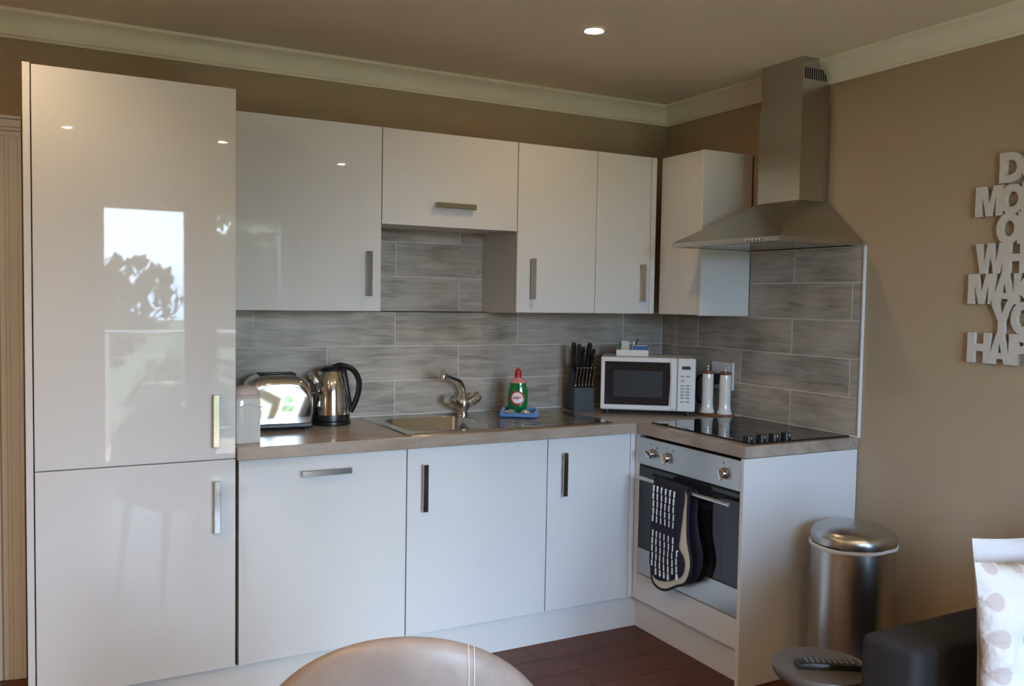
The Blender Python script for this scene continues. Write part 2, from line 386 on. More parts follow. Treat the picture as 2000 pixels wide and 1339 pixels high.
# oven housing
XD = -.574
t_ = thing('oven_cabinet', 'white oven housing with low drawer front at the end of the units', 'cabinet')
b_ = BM(); box(b_, XD+.03, -.02, -1.226, -.612, .135, .255); part('body', b_, 'carcass', t_)
b_ = BM(); box(b_, XD, XD+.018, -1.226, -.608, .137, .251, .0015); part('drawer_front', b_, 'gloss', t_)
b_ = BM(); box(b_, XD, XD+.03, -.6065, -.575, .137, .8475, .001); part('corner_post', b_, 'gloss', t_)
b_ = BM(); box(b_, -.588, -.003, -1.247, -1.229, 0, .8475, .0015); tag(link('end_panel', to_mesh('end_panel', b_, 'gloss')), 'white side panel closing the oven run behind the steel bin', 'panel')
b_ = BM(); box(b_, -2.836, -.525, -.553, -.537, 0, .133); tag(link('plinth', to_mesh('plinth', b_, 'plinth')), 'white plinth board below the cabinet doors along the sink run', 'plinth')
b_ = BM(); box(b_, -.541, -.525, -1.2285, -.5535, 0, .133); tag(link('plinth', to_mesh('plinth', b_, 'plinth')), 'short white plinth board under the oven', 'plinth')
# worktop
ZW, ZB = .893, .8495
t_ = thing('worktop', 'grey-brown wood effect worktop running round the corner', 'worktop')
BX0, BX1, BY0, BY1 = -1.572, -1.205, -.503, -.118     # hole for the bowl
b_ = BM()
box(b_, -2.2335, BX0, -.594, -.0005, ZB, ZW, .002); box(b_, BX1, -.0005, -.594, -.0005, ZB, ZW, .002)
box(b_, BX0-.002, BX1+.002, -.594, BY0, ZB, ZW, .002); box(b_, BX0-.002, BX1+.002, BY1, -.0005, ZB, ZW, .002)
part('slab', b_, 'worktop', t_)
b_ = BM(); box(b_, -.327-.0005, .3265, -.2925, .2925, 0, ZW-ZB, .002); part('slab', b_, 'worktop', t_, loc=(-.293, -.9215, ZB), rot=(0, 0, math.pi/2))
# wall units
YU = -.336; UZ0, UZ1 = 1.353, 2.066
t_ = unit('wall_cabinet', 'wide white wall cabinet above the toaster and kettle', -2.230, -1.643, UZ0, UZ1-.002, YU)
d1 = door(t_, -2.232, -1.6415, UZ0, UZ1, YU); handle(d1, -1.694, 1.499, .172, True, YU)
t_ = unit('bridging_cabinet', 'short white wall cabinet with horizontal handle above the tap', -1.637, -1.036, 1.702, UZ1-.002, YU)
d1 = door(t_, -1.6385, -1.0405, 1.694, UZ1, YU); handle(d1, -1.331, 1.780, .178, False, YU)
t_ = unit('wall_cabinet', 'white wall cabinet with handle at its lower left above the knife block', -1.0365, -.643, UZ0, UZ1-.002, YU)
d1 = door(t_, -1.0375, -.6425, UZ0, UZ1, YU); handle(d1, -.966, 1.497, .172, True, YU)
t_ = unit('corner_wall_cabinet', 'narrow white corner wall cabinet with handle at its lower right', -.640, -.312, UZ0, UZ1-.002, YU)
d1 = door(t_, -.6390, -.3450, UZ0, UZ1, YU); handle(d1, -.389, 1.493, .170, True, YU)
b_ = BM(); box(b_, -.3425, -.314, YU, YU+.02, UZ0, UZ1, .001); part('corner_post', b_, 'gloss', t_)
XU = -.2895
t_ = thing('wall_cabinet', 'slim white wall cabinet beside the cooker hood', 'cabinet')
b_ = BM(); box(b_, XU+.02, -.012, -.613, -.3385, UZ0, UZ1-.002); part('body', b_, 'carcass', t_)
b_ = BM(); box(b_, XU, XU+.018, -.613, -.3405, UZ0, UZ1, .0016); part('door', b_, 'gloss', t_)
b_ = BM(); box(b_, XU-.002, -.012, -.632, -.6145, UZ0-.002, UZ1+.001, .0016); part('side_panel', b_, 'gloss', t_)

# ------------------------------------------------------------------ cooker hood
HY0, HY1, HX = -1.246, -.632, -.452; CY0, CY1, CX = -1.056, -.826, -.163
t_ = thing('cooker_hood', 'brushed steel chimney cooker hood over the hob', 'cooker hood')
b_ = BM()
def quadloop(x0, y0, y1, z): return [b_.verts.new(p) for p in ((x0, y0, z), (x0, y1, z), (-.014, y1, z), (-.014, y0, z))]
L = [quadloop(HX, HY0, HY1, 1.639), quadloop(HX, HY0, HY1, 1.657), quadloop(CX-.002, CY0-.002, CY1+.002, 1.822)]
for A, B in zip(L, L[1:]):
    for i in range(4): b_.faces.new((A[i], A[(i+1) % 4], B[(i+1) % 4], B[i]))
b_.faces.new(L[-1]); I = quadloop(HX+.02, HY0+.02, HY1-.02, 1.639)
for i in range(4): b_.faces.new((L[0][i], L[0][(i+1) % 4], I[(i+1) % 4], I[i]))
J = quadloop(HX+.03, HY0+.03, HY1-.03, 1.648)
for i in range(4): b_.faces.new((I[i], I[(i+1) % 4], J[(i+1) % 4], J[i]))
b_.faces.new(J)
part('canopy', b_, 'steel', t_)
b_ = BM(); box(b_, HX+.05, -.05, HY0+.05, -.945, 1.640, 1.646, .001); box(b_, HX+.05, -.05, -.935, HY1-.05, 1.640, 1.646, .001); part('grease_filter', b_, 'handle', t_)
b_ = BM(); prism(b_, [(CX, 1.822), (CX, 2.207), (-.004, 2.207), (-.004, 1.822)], 'y', CY0, CY1); part('lower_chimney', b_, 'steel', t_)
b_ = BM(); prism(b_, [(CX+.003, 2.2), (CX+.003, ZC), (-.073, ZC), (-.073, 2.362), (-.045, 2.332), (-.022, 2.305), (-.012, 2.290), (-.012, 2.2)], 'y', CY0+.003, CY1-.003); chim = part('upper_chimney', b_, 'steel', t_)
b_ = BM()
for k in range(10):
    x = -.150+k*.0122; box(b_, x, x+.0062, CY0+.0022, CY0+.0035, 2.300, min(2.343, 2.366-(x+.073)*1.15 if x > -.073 else 2.343))
part('vent_slots', b_, 'dark_gap', chim, label='row of dark vent slots')
for k in range(5):
    b_ = BM(); lathe(b_, [(.0055, 0), (.0055, .004), (.0045, .005)], 12, Matrix.Translation((HX, -1.077-k*.0185, 1.648)) @ Matrix.Rotation(-math.pi/2, 4, 'Y')); part('button', b_, 'chrome', t_, True)

# ------------------------------------------------------------------ oven
t_ = thing('built_in_oven', 'steel and black glass built-in oven under the hob', 'oven')
b_ = BM(); box(b_, XD+.02, -.06, -1.217, -.618, .262, .84); part('body', b_, 'dark_gap', t_)
b_ = BM(); box(b_, XD-.008, XD+.02, -1.2245, -.6105, .724, .839, .002); cp = part('control_panel', b_, 'steel', t_)
for y_, ang in ((-.697, 1.1), (-.799, .35), (-1.137, .35)):
    b_ = BM(); fm = Matrix.Translation((XD-.008, y_, .777)) @ Matrix.Rotation(-math.pi/2, 4, 'Y')
    lathe(b_, [(.023, 0), (.023, .003), (.018, .005), (.018, .016), (.0165, .018)], 24, fm)
    k = part('knob', b_, 'handle', cp, True)
    b_ = BM(); box(b_, -.024, .019, -.0048, .0048, 0, .012, .002, 2, fm @ Matrix.Translation((0, 0, .016)) @ RZ(ang)); part('grip', b_, 'chrome', k)
for y_, z_ in ((-.735, .808), (-.838, .812)):
    b_ = BM(); lathe(b_, [(.004, 0), (.004, .002), (.002, .003)], 10, Matrix.Translation((XD-.008, y_, z_)) @ Matrix.Rotation(-math.pi/2, 4, 'Y')); part('indicator_lamp', b_, 'print_grey', cp, True)
for y_ in (-.693, -.795, -1.133):
    b_ = BM(); box(b_, XD-.0084, XD-.0078, y_-.003, y_+.003, .812, .820); part('printed_mark', b_, 'print_grey', cp)
dr = None
b_ = BM(); box(b_, XD-.004, XD+.02, -1.2245, -.6105, .366, .716, .002); dr = part('door', b_, 'oven_glass', t_, label='black glass oven door')
b_ = BM(); box(b_, XD-.0055, XD+.02, -1.2245, -.6105, .257, .3655, .002); part('lower_strip', b_, 'steel', dr)
b_ = BM(); box(b_, XD-.0046, XD-.0036, -1.13, -.70, .40, .625); part('viewing_window', b_, 'hob_glass', dr)
b_ = BM(); box(b_, XD-.001, XD+.01, -1.2245, -.6105, .7165, .7235); part('vent_gap', b_, 'dark_gap', t_)
BARX, BARZ = -.622, .678
b_ = BM(); tube(b_, [(BARX, -.652, BARZ), (BARX, -1.206, BARZ)], .0085, 14)
for y_ in (-.745, -1.10): tube(b_, [(BARX, y_, BARZ), (XD-.003, y_, BARZ+.003)], .0065, 10)
part('handle', b_, 'handle', dr, True)
# hob
HOBX0, HOBX1, HOBY0, HOBY1 = -.530, -.020, -1.222, -.622
t_ = thing('ceramic_hob', 'black glass ceramic hob on the worktop corner', 'hob', (-.275, -.922, ZW))
b_ = BM(); box(b_, -.255, .255, -.300, .300, .0003, .006, .0025, 2); g = part('glass_top', b_, 'hob_glass', t_)
for k, (cx, cy, rr) in enumerate(((-.12, .15, .09), (.11, .16, .072), (-.10, -.09, .072), (.12, -.08, .09))):
    b_ = BM()
    for i in range(40):
        a0, a1 = 2*math.pi*i/40, 2*math.pi*(i+1)/40
        vs = [b_.verts.new((cx+q*math.cos(a), cy+q*math.sin(a), .00625)) for q, a in ((rr, a0), (rr, a1), (rr-.002, a1), (rr-.002, a0))]; b_.faces.new(vs)
    part('cooking_zone', b_, 'print_grey', g)
for x_ in (-.247, -.183, -.119, -.057):
    b_ = BM(); lathe(b_, [(.0195, 0), (.0195, .004), (.0180, .022), (.016, .024)], 24, Matrix.Translation((x_+.008, -.262, .006))); k = part('knob', b_, 'black_plastic', t_, True)
    b_ = BM(); box(b_, x_+.007, x_+.009, -.2822, -.2802, .016, .0265); part('pointer', b_, 'label_white', k)

# ------------------------------------------------------------------ sink and tap
t_ = thing('sink', 'stainless steel sink with drainer let into the worktop', 'sink', (0, 0, ZW))
SX0, SX1, SY0, SY1 = -1.612, -.672, -.552, -.050
def rrect(x0, x1, y0, y1, rad, z, n=6):
    o = []
    for cx, cy, a in ((x1-rad, y1-rad, 0), (x0+rad, y1-rad, 90), (x0+rad, y0+rad, 180), (x1-rad, y0+rad, 270)):
        for k in range(n+1):
            q = math.radians(a+90*k/n); o.append((cx+rad*math.cos(q), cy+rad*math.sin(q), z))
    return o
def loft(b_, loops, cap=True):
    R = [[b_.verts.new(p) for p in l] for l in loops]
    n = len(R[0])
    for A, B in zip(R, R[1:]):
        for i in range(n): b_.faces.new((A[i], A[(i+1) % n], B[(i+1) % n], B[i]))
    if cap: b_.faces.new(R[-1])
    return R
b_ = BM()      # rim plate with a raised edge and the bowl
bo = [rrect(BX0+.004, BX1-.004, BY0+.004, BY1-.004, .07, .0035), rrect(BX0+.006, BX1-.006, BY0+.006, BY1-.006, .07, .001), rrect(BX0+.016, BX1-.016, BY0+.016, BY1-.016, .06, -.135), rrect(BX0+.035, BX1-.035, BY0+.035, BY1-.035, .05, -.150)]
loft(b_, bo); part('bowl', b_, 'sink_steel', t_, 60)
b_ = BM()
o1 = [b_.verts.new(p) for p in rrect(SX0, SX1, SY0, SY1, .018, .0003)]; o2 = [b_.verts.new(p) for p in rrect(SX0+.003, SX1-.003, SY0+.003, SY1-.003, .016, .0048)]
o3 = [b_.verts.new(p) for p in rrect(SX0+.014, SX1-.014, SY0+.014, SY1-.014, .012, .0035)]
n = len(o1)
for A, B in ((o1, o2), (o2, o3)):
    for i in range(n): b_.faces.new((A[i], A[(i+1) % n], B[(i+1) % n], B[i]))
inner = [b_.verts.new(p) for p in bo[0]]
bmesh.ops.triangle_fill(b_, use_beauty=True, edges=[e for e in [b_.edges.new((o3[i], o3[(i+1) % n])) if b_.edges.get((o3[i], o3[(i+1) % n])) is None else b_.edges.get((o3[i], o3[(i+1) % n])) for i in range(n)]] + [b_.edges.new((inner[i], inner[(i+1) % n])) for i in range(n)])
part('rim', b_, 'sink_steel', t_, 50)
b_ = BM()
for k in range(9):
    y_ = -.485+k*.043; tube(b_, [(-1.12+.012*abs(k-4), y_, .0036), (-.76, y_, .0040)], .004, 8, flat=.5)
part('drainer_ribs', b_, 'polished', t_, True)
b_ = BM(); lathe(b_, [(.040, -.1495), (.040, -.147), (.030, -.146), (.022, -.149)], 24, Matrix.Translation((-1.388, -.31, 0))); part('waste', b_, 'chrome', t_, True)
t_ = thing('mixer_tap', 'chrome mixer tap with two knobs behind the sink bowl', 'tap', (-1.165, -.092, ZW+.004))
b_ = BM(); lathe(b_, [(.027, 0), (.027, .004), (.019, .008), (.019, .012), (.027, .030), (.031, .048), (.027, .066), (.018, .084), (.013, .100), (.011, .105)], 28); part('base', b_, 'chrome', t_, True)
b_ = BM(); pts = smooth_curve([(0, 0, .095), (-.004, -.002, .118), (-.030, -.022, .148), (-.080, -.055, .166), (-.138, -.098, .186)], 7); tube(b_, pts, [.0115]*(len(pts)-5)+[.0115, .012, .0125, .0125, .0125], 14); sp = part('spout', b_, 'chrome', t_, True)
b_ = BM(); mt, l = frame_to((-.142, -.102, .203), (-.146, -.108, .166)); lathe(b_, [(.006, -.002), (.013, .002), (.0165, .012), (.0165, l-.004), (.014, l)], 20, mt); part('aerator', b_, 'chrome', sp, True)
for p0, p1, nm in (((-.012, -.004, .034), (-.088, -.026, .076), 0), ((.010, -.002, .034), (.076, -.004, .084), 1)):
    b_ = BM(); mt, l = frame_to(p0, p1); lathe(b_, [(.019, 0), (.019, l*.38), (.023, l*.44), (.0255, l*.84), (.023, l*.97), (.014, l)], 14, mt); part('tap_knob', b_, 'chrome', t_, 25)

# ------------------------------------------------------------------ things on the worktop
Z0 = ZW+.0005
t_ = thing('storage_canister', 'pale ceramic canister with rounded lid on the worktop against the tall cabinet', 'canister', (-2.185, -.470, Z0), .10)
b_ = BM(); lathe(b_, [(.043, 0), (.046, .004), (.046, .150), (.044, .156)], 32, sq=6); part('jar', b_, 'ceramic', t_, True)
b_ = BM(); lathe(b_, [(.0475, .1565), (.0475, .166), (.044, .168), (.045, .172), (.043, .184), (.034, .194), (.012, .198), (.002, .1985)], 32, sq=4); part('lid', b_, 'ceramic_pink', t_, True)
b_ = BM(); tube(b_, smooth_curve([(-.046, -.0475, .125), (-.02, -.0485, .131), (0, -.0485, .138), (.02, -.0485, .131), (.046, -.0475, .125)], 5), .0025, 8); part('raised_ribbon', b_, 'ceramic', t_, True)
# toaster: rounded chrome body on a black foot, turned a little
t_ = thing('toaster', 'shiny chrome toaster standing by the kettle', 'toaster', (-2.010, -.190, Z0), math.radians(-3))
def arch_profile(w, h, n=18, z0=.028):
    o = [(-w*.96, z0)]
    for k in range(n+1):
        a = math.pi*k/n; ca, sa = math.cos(a), math.sin(a)
        o.append((-w*math.copysign(abs(ca)**.50, ca), z0+.030+(h-.030)*abs(sa)**.58))
    o.append((w*.96, z0)); return o
b_ = BM(); loops = []
for k in range(21):
    a_ = math.pi*(k/20-.5); y_ = .080*math.copysign(abs(math.sin(a_))**.6, math.sin(a_)); q = max(1-abs(y_/.080)**3.0, 0)**(1/3.0)
    loops.append([(px*(.86+.14*q), y_, .028+(pz-.028)*(.70+.30*q)) for px, pz in arch_profile(.132, .186, 28)])
R = loft(b_, loops); b_.faces.new(list(reversed(R[0]))); part('shell', b_, 'chrome', t_, 60)
b_ = BM(); box(b_, -.126, .126, -.080, .080, .008, .030, .006, 2); part('foot', b_, 'black_plastic', t_)
for x_ in (-.10, .10):
    for y_ in (-.06, .06): b_ = BM(); lathe(b_, [(.010, 0), (.010, .009)], 10, Matrix.Translation((x_, y_, 0))); part('rubber_foot', b_, 'black_matte', t_)
b_ = BM()
for y_ in (-.028, .028): box(b_, -.070, .070, y_-.013, y_+.013, .2100, .2146, .002)
part('bread_slots', b_, 'black_matte', t_)
b_ = BM(); box(b_, .126, .152, -.016, .016, .128, .142, .004, 2); part('lever', b_, 'black_plastic', t_)
b_ = BM(); lathe(b_, [(.013, 0), (.012, .012)], 16, Matrix.Translation((.128, 0, .065)) @ Matrix.Rotation(math.pi/2, 4, 'Y')); part('dial', b_, 'black_plastic', t_, True)
# kettle
t_ = thing('electric_kettle', 'polished steel kettle with black handle and lid', 'kettle', (-1.782, -.150, Z0))
b_ = BM(); lathe(b_, [(.078, 0), (.079, .005), (.078, .014), (.072, .018)], 40); part('power_base', b_, 'black_plastic', t_, True)
b_ = BM(); lathe(b_, [(.076, .0185), (.0765, .040), (.0755, .043)], 40); part('lower_band', b_, 'black_plastic', t_, True)
b_ = BM(); lathe(b_, [(.0755, .043), (.0745, .070), (.0725, .100), (.068, .135), (.061, .170), (.053, .198), (.047, .214)], 40); bd = part('body', b_, 'polished', t_, True)
b_ = BM(); lathe(b_, [(.0475, .2145), (.047, .220), (.040, .228), (.022, .234), (.004, .236)], 32); part('lid', b_, 'black_plastic', t_, True)
b_ = BM(); mt, l = frame_to((-.050, .004, .165), (-.083, .006, .205)); lathe(b_, [(.024, -.01), (.020, l*.5), (.013, l*.95), (.009, l)], 18, mt); part('spout', b_, 'polished', bd, True)
b_ = BM(); pts = smooth_curve([(.004, -.004, .232), (.040, -.010, .236), (.085, -.020, .218), (.108, -.026, .175), (.106, -.026, .125), (.092, -.022, .080), (.076, -.018, .048)], 6)
tube(b_, pts, [.012]*4+[.0155]*(len(pts)-4), 12, flat=.75); part('handle', b_, 'black_plastic', t_, True)
b_ = BM(); box(b_, .044, .060, -.020, .004, .10, .215, .004); tube(b_, smooth_curve([(.050, -.010, .225), (.062, -.014, .150), (.078, -.018, .052)], 6), .010, 8); part('handle_mount', b_, 'black_plastic', t_, True)
# washing-up bottle on a folded cloth, scouring pads in front
ang = math.radians(-33)
t_ = thing('folded_cloth', 'folded blue cleaning cloth on the sink drainer', 'cloth', (-.965, -.250, ZW+.0085), ang)
b_ = BM(); NX = 16
def cloth(x0, x1, y0, y1, z0, z1): box(b_, x0, x1, y0, y1, z0, z1, .006, 3)
cloth(-.082, .082, -.068, .068, 0, .013); part('base_layer', b_, 'blue_cloth', t_, True)
b_ = BM(); tube(b_, smooth_curve([(-.072, -.050, .016), (-.074, .05, .020), (-.05, .060, .022), (.05, .058, .019), (.070, .040, .016), (.072, -.052, .014)], 6), .010, 10); part('rolled_edge', b_, 'blue_cloth', t_, True)
t_ = thing('washing_up_bottle', 'green washing-up liquid bottle with red cap on the blue cloth', 'bottle', (-.966, -.232, ZW+.022), ang)
prof = [(.036, 0), (.041, .004), (.043, .030), (.0445, .060), (.0435, .085), (.040, .105), (.036, .118), (.034, .128)]
b_ = BM(); lathe(b_, prof, 36, sy=.62); part('body', b_, 'bottle_green', t_, True)
b_ = BM(); lathe(b_, [(.034, .1282), (.028, .142), (.017, .150), (.0165, .152)], 32, sy=.68); part('shoulder', b_, 'bottle_clear', t_, True)
b_ = BM(); lathe(b_, [(.0155, .1522), (.0155, .166), (.0135, .170), (.0135, .182), (.010, .185), (.0065, .187), (.006, .193), (.003, .194)], 20); part('cap', b_, 'red', t_, True)
def disc_on(b_, rr, off, cz, sxx=1.0):
    vs = []
    for i in range(28):
        a = 2*math.pi*i/28; x = rr*sxx*math.cos(a); z = rr*math.sin(a)
        vs.append(b_.verts.new((x, -.62*math.sqrt(max(.0445**2-x*x, 0))-off, cz+z)))
    c_ = b_.verts.new((0, -.62*.0445-off, cz))
    for i in range(28): b_.faces.new((vs[i], vs[(i+1) % 28], c_))
b_ = BM(); disc_on(b_, .031, .0012, .063); lb = part('label_ring', b_, 'red', t_, True)
b_ = BM(); disc_on(b_, .0245, .0020, .064); part('label_disc', b_, 'label_white', lb, True)
me = text_mesh('FAIRY', .0145, .0004, .0003); me.materials.append(MATS['red']); o = link('lettering', me, lb, (-.0205, -.0302, .0595), (math.pi/2, 0, 0))
for dx, dy, rot in ((-.040, -.050, .3), (.028, -.052, -.4)):
    b_ = BM(); lathe(b_, [(.012, 0), (.022, .004), (.023, .009), (.013, .014), (.003, .015)], 12, sy=.6)
    for v in b_.verts: v.co += Vector((random.uniform(-.003, .003), random.uniform(-.003, .003), random.uniform(-.002, .002)))
    o = link('scouring_pad', to_mesh('scouring_pad', b_, 'foil'), None, (-.965+dx*math.cos(ang)-dy*math.sin(ang), -.250+dx*math.sin(ang)+dy*math.cos(ang), ZW+.0235), (0, 0, ang+rot))
    tag(o, 'small crumpled metal scouring pad in front of the green bottle', 'scouring pad', 'scouring pads on the cloth')
# knife block
kx, ky = -.595, -.195; ka = math.atan2(-.22, .975)
t_ = thing('knife_block', 'black slanted knife block beside the microwave', 'knife block', (kx, ky, Z0), ka)
b_ = BM(); prism(b_, [(.030, 0), (.012, .185), (.030, .200), (.072, .214), (.125, 0)], 'x', -.050, .050, bev=.002); part('block', b_, 'block_black', t_)
b_ = BM(); prism(b_, [(-.006, 0), (-.006, .112), (.0285, .118), (.0285, 0)], 'x', -.050, .050, bev=.002); part('front_step', b_, 'block_step', t_)
for k in range(6):
    x_ = -.0415+k*.0166
    kn = thing('steak_knife', 'small steak knife with dark handle in the front row of the knife block', 'knife', (kx, ky, Z0), ka, 'steak knives in the knife block')
    b_ = BM(); tube(b_, smooth_curve([(x_, .011, .119), (x_+.001, .006, .145), (x_+.0035, .000, .175), (x_+.005, -.003, .205)], 4), [.0058]*12+[.0062], 10); part('grip', b_, 'black_plastic', kn, True)
    b_ = BM(); tube(b_, [(x_-.0005, .0045, .124), (x_, .0015, .145), (x_+.0025, -.0045, .172), (x_+.004, -.0075, .198)], .0016, 6)
    for z_, yy, xx in ((.122, .005, 0), (.204, -.006, .005)): lathe(b_, [(.004, -.004), (.0055, 0), (.004, .004)], 10, Matrix.Translation((x_+xx, yy, z_)))
    part('steel_strip', b_, 'chrome', kn, True)
for x_, y_, h, w, tilt, lb in ((-.037, .058, .118, .0150, -.004, 'long black knife handle at the outer end of the knife block'), (-.022, .026, .112, .0135, -.002, 'black riveted knife handle second from the outer end of the block'),
                               (.006, .056, .098, .0120, .004, 'slim black knife handle in the middle of the knife block'), (.030, .056, .116, .0160, .012, 'thick black knife handle near the microwave end of the block'), (.0405, .024, .090, .0120, .010, 'short black riveted knife handle at the microwave end of the block')):
    kn = thing('kitchen_knife', lb, 'knife', (kx, ky, Z0), ka)
    b_ = BM(); z_ = .200; pts = smooth_curve([(x_, y_, z_), (x_+tilt*.3, y_-.004, z_+h*.35), (x_+tilt*.5, y_-.008, z_+h*.7), (x_+tilt*.8, y_-.016, z_+h)], 5)
    tube(b_, pts, [w*.85]+[w]*(len(pts)-3)+[w*.92, w*.6], 12, flat=.75); gr = part('grip', b_, 'black_plastic', kn, True)
    for q in (.2, .45, .72):
        p = pts[int(q*(len(pts)-1))]; b_ = BM(); lathe(b_, [(.0032, 0), (.0032, .002), (.002, .003)], 10, Matrix.Translation((p.x+.002, p.y-w*.75, p.z)) @ Matrix.Rotation(math.pi/2, 4, 'X')); part('rivet', b_, 'chrome', gr, True)
# microwave, set across the corner
A = Vector((-.5653, -.2851)); B = Vector((-.2196, -.5315)); ma = math.atan2(B.y-A.y, B.x-A.x); MW = (B-A).length
t_ = thing('microwave', 'white microwave oven standing across the worktop corner', 'microwave', (A.x, A.y, Z0), ma)
zb, zt = .020, .262
b_ = BM(); box(b_, .002, MW-.002, .012, .305, zb, zt-.002, .006, 2); part('casing', b_, 'white_plastic', t_)
for x_ in (.03, MW-.03):
    for y_ in (.04, .27): b_ = BM(); lathe(b_, [(.014, 0), (.012, .021)], 12, Matrix.Translation((x_, y_, 0))); part('foot', b_, 'black_matte', t_)
b_ = BM(); box(b_, 0, MW*.805, 0, .016, zb+.004, zt, .005, 3); dr = part('door', b_, 'white_plastic', t_)
b_ = BM(); wx0, wx1 = MW*.042, MW*.725
prism(b_, [(wx0, zb+.026), (wx1, zb+.026), (wx1+.004, zb+.10), (wx1+.005, zb+.15), (wx1+.002, zt-.020), (wx0, zt-.020)], 'y', -.0008, .004); pn = part('door_glass', b_, 'oven_glass', dr)
b_ = BM(); box(b_, wx0+.040, wx1-.030, -.0014, -.0006, zb+.062, zt-.060); part('mesh_screen', b_, 'block_black', pn)
b_ = BM(); prism(b_, [(wx1+.006, zb+.01), (wx1+.010, zb+.12), (wx1+.006, zt-.006), (MW*.80, zt-.006), (MW*.80, zb+.01)], 'y', -.006, .002, bev=.003); part('door_grip', b_, 'white_plastic', dr)
b_ = BM(); box(b_, MW*.812, MW, 0, .016, zb+.002, zt, .005, 3); cp = part('control_panel', b_, 'white_plastic', t_)
b_ = BM(); box(b_, MW*.855, MW*.945, -.0008, .002, zt-.050, zt-.035); part('display', b_, 'black_plastic', cp)
b_ = BM()
for z_, cols in ((.178, 2), (.158, 1), (.136, 2), (.122, 2), (.108, 2), (.094, 2), (.081, 2), (.063, 2)):
    for c_ in range(cols):
        x_ = MW*(.845+.055*c_)
        for q in range(3): box(b_, x_+q*.0056, x_+q*.0056+.0044, -.0006, .001, z_, z_+.006)
part('key_print', b_, 'print_grey', cp, kind='stuff')
# tray of sachets on the microwave
n_in = Vector((math.cos(ma+math.pi/2), math.sin(ma+math.pi/2))); tr0 = A + (B-A)*.155 + n_in*.085; ZT = Z0+zt-.0015
t_ = thing('sachet_tray', 'small white tray of sachets on top of the microwave', 'tray', (tr0.x, tr0.y, ZT), ma)
TWD = .150; b_ = BM(); box(b_, 0, TWD, 0, .085, 0, .004, .001); box(b_, 0, TWD, 0, .004, 0, .030, .001); box(b_, 0, TWD, .081, .085, 0, .030, .001); box(b_, 0, .004, 0, .085, 0, .030, .001); box(b_, TWD-.004, TWD, 0, .085, 0, .030, .001); part('box', b_, 'white_plastic', t_)
def pack(name, m_, label, x0, x1, y_, h, tilt, cat='sachet', rx=.1, extra=None):
    o = thing(name, label, cat, (tr0.x, tr0.y, ZT+.0045), ma); mt = Matrix.Translation(((x0+x1)/2, y_, 0)) @ Matrix.Rotation(tilt, 4, 'Y') @ Matrix.Rotation(-rx, 4, 'X'); w = (x1-x0)/2
    b_ = BM(); prism(b_, [(-.002, 0), (-.004, h*.4), (-.003, h*.85), (-.0006, h), (.0006, h), (.003, h*.85), (.004, h*.4), (.002, 0)], 'x', -w, w, mt); part('wrapper', b_, m_, o, True)
    if extra: b_ = BM(); box(b_, -w*.6, w*.6, -.0050, -.0036, h*.35, h*.62, mtx=mt); part('printed_patch', b_, extra, o)
pack('tea_sachet', 'green_pack', 'dark green tea sachet at the end of the white tray', .006, .024, .030, .055, .10)
pack('milk_sachet', 'pale_pack', 'pale blue and tan sachet standing upright in the white tray', .022, .058, .020, .066, .04, extra='tan_pack')
pack('sugar_stick', 'label_white', 'thin white paper stick in the white tray', .068, .073, .030, .066, .18)
pack('coffee_stick', 'dark_pack', 'dark brown paper stick leaning out of the white tray', .070, .078, .045, .078, .32)
o = thing('tea_box', 'flat blue box lying in the white tray on the microwave', 'box', (tr0.x, tr0.y, ZT+.0045), ma)
b_ = BM(); box(b_, .078, .143, .012, .070, 0, .044, .001); part('carton', b_, 'blue_pack', o)
b_ = BM(); box(b_, .078, .143, .012, .070, .0442, .0475, .001); part('flap', b_, 'pale_pack', o)
# salt and pepper mills on a wooden board by the hob
t_ = thing('mill_board', 'oval brown wooden board under the two white mills', 'board', (-.094, -.528, Z0), math.radians(-66))
b_ = BM(); lathe(b_, [(.085, 0), (.090, .003), (.090, .009), (.087, .011)], 36, sy=.55); part('board', b_, 'brown_wood', t_, True)
for (x_, y_), lb in (((-.112, -.490), 'white ceramic mill with wooden top next to the microwave'), ((-.076, -.566), 'white ceramic mill with wooden top in front of the wall socket')):
    t_ = thing('pepper_mill', lb, 'mill', (x_, y_, Z0+.0115))
    b_ = BM(); lathe(b_, [(.034, 0), (.035, .004), (.030, .014), (.0262, .030), (.0255, .060), (.0258, .150), (.0250, .176), (.0245, .178)], 32); part('body', b_, 'ceramic', t_, True)
    b_ = BM(); lathe(b_, [(.0255, .1785), (.0262, .182), (.0258, .190), (.012, .193)], 28); part('wooden_top', b_, 'brown_wood', t_, True)
    b_ = BM(); lathe(b_, [(.004, .193), (.0035, .205), (.006, .208), (.006, .216), (.003, .219)], 14); part('knob', b_, 'chrome', t_, True)
# socket, plug and lead
t_ = thing('wall_socket', 'white double socket plate on the grey tiles behind the mills', 'socket', (-.009, -.478, 1.070), -math.pi/2)
b_ = BM(); box(b_, -.073, .073, -.010, 0, -.064, .064, .003, 2); part('face_plate', b_, 'white_plastic', t_)
for x_ in (-.038, .038): b_ = BM(); box(b_, x_-.008, x_+.008, -.0125, -.009, .030, .046, .001); part('switch', b_, 'white_plastic', t_)
t_ = thing('black_plug', 'black plug in the socket behind the mills', 'plug', (-.0195, -.445, 1.055), -math.pi/2)
b_ = BM(); box(b_, -.024, .024, -.034, 0, -.026, .024, .005, 2); part('plug_body', b_, 'black_plastic', t_)
b_ = BM(); tube(b_, smooth_curve([(0, -.018, -.025), (.002, -.022, -.06), (-.01, -.022, -.11), (-.03, -.012, -.150), (-.06, -.012, -.158)], 5), .0042, 8); part('lead', b_, 'black_plastic', t_, True)
t_ = thing('coiled_cable', 'coiled black mains lead hanging between the microwave and the mills', 'cable', (-.030, -.366, Z0))
b_ = BM(); pts = []
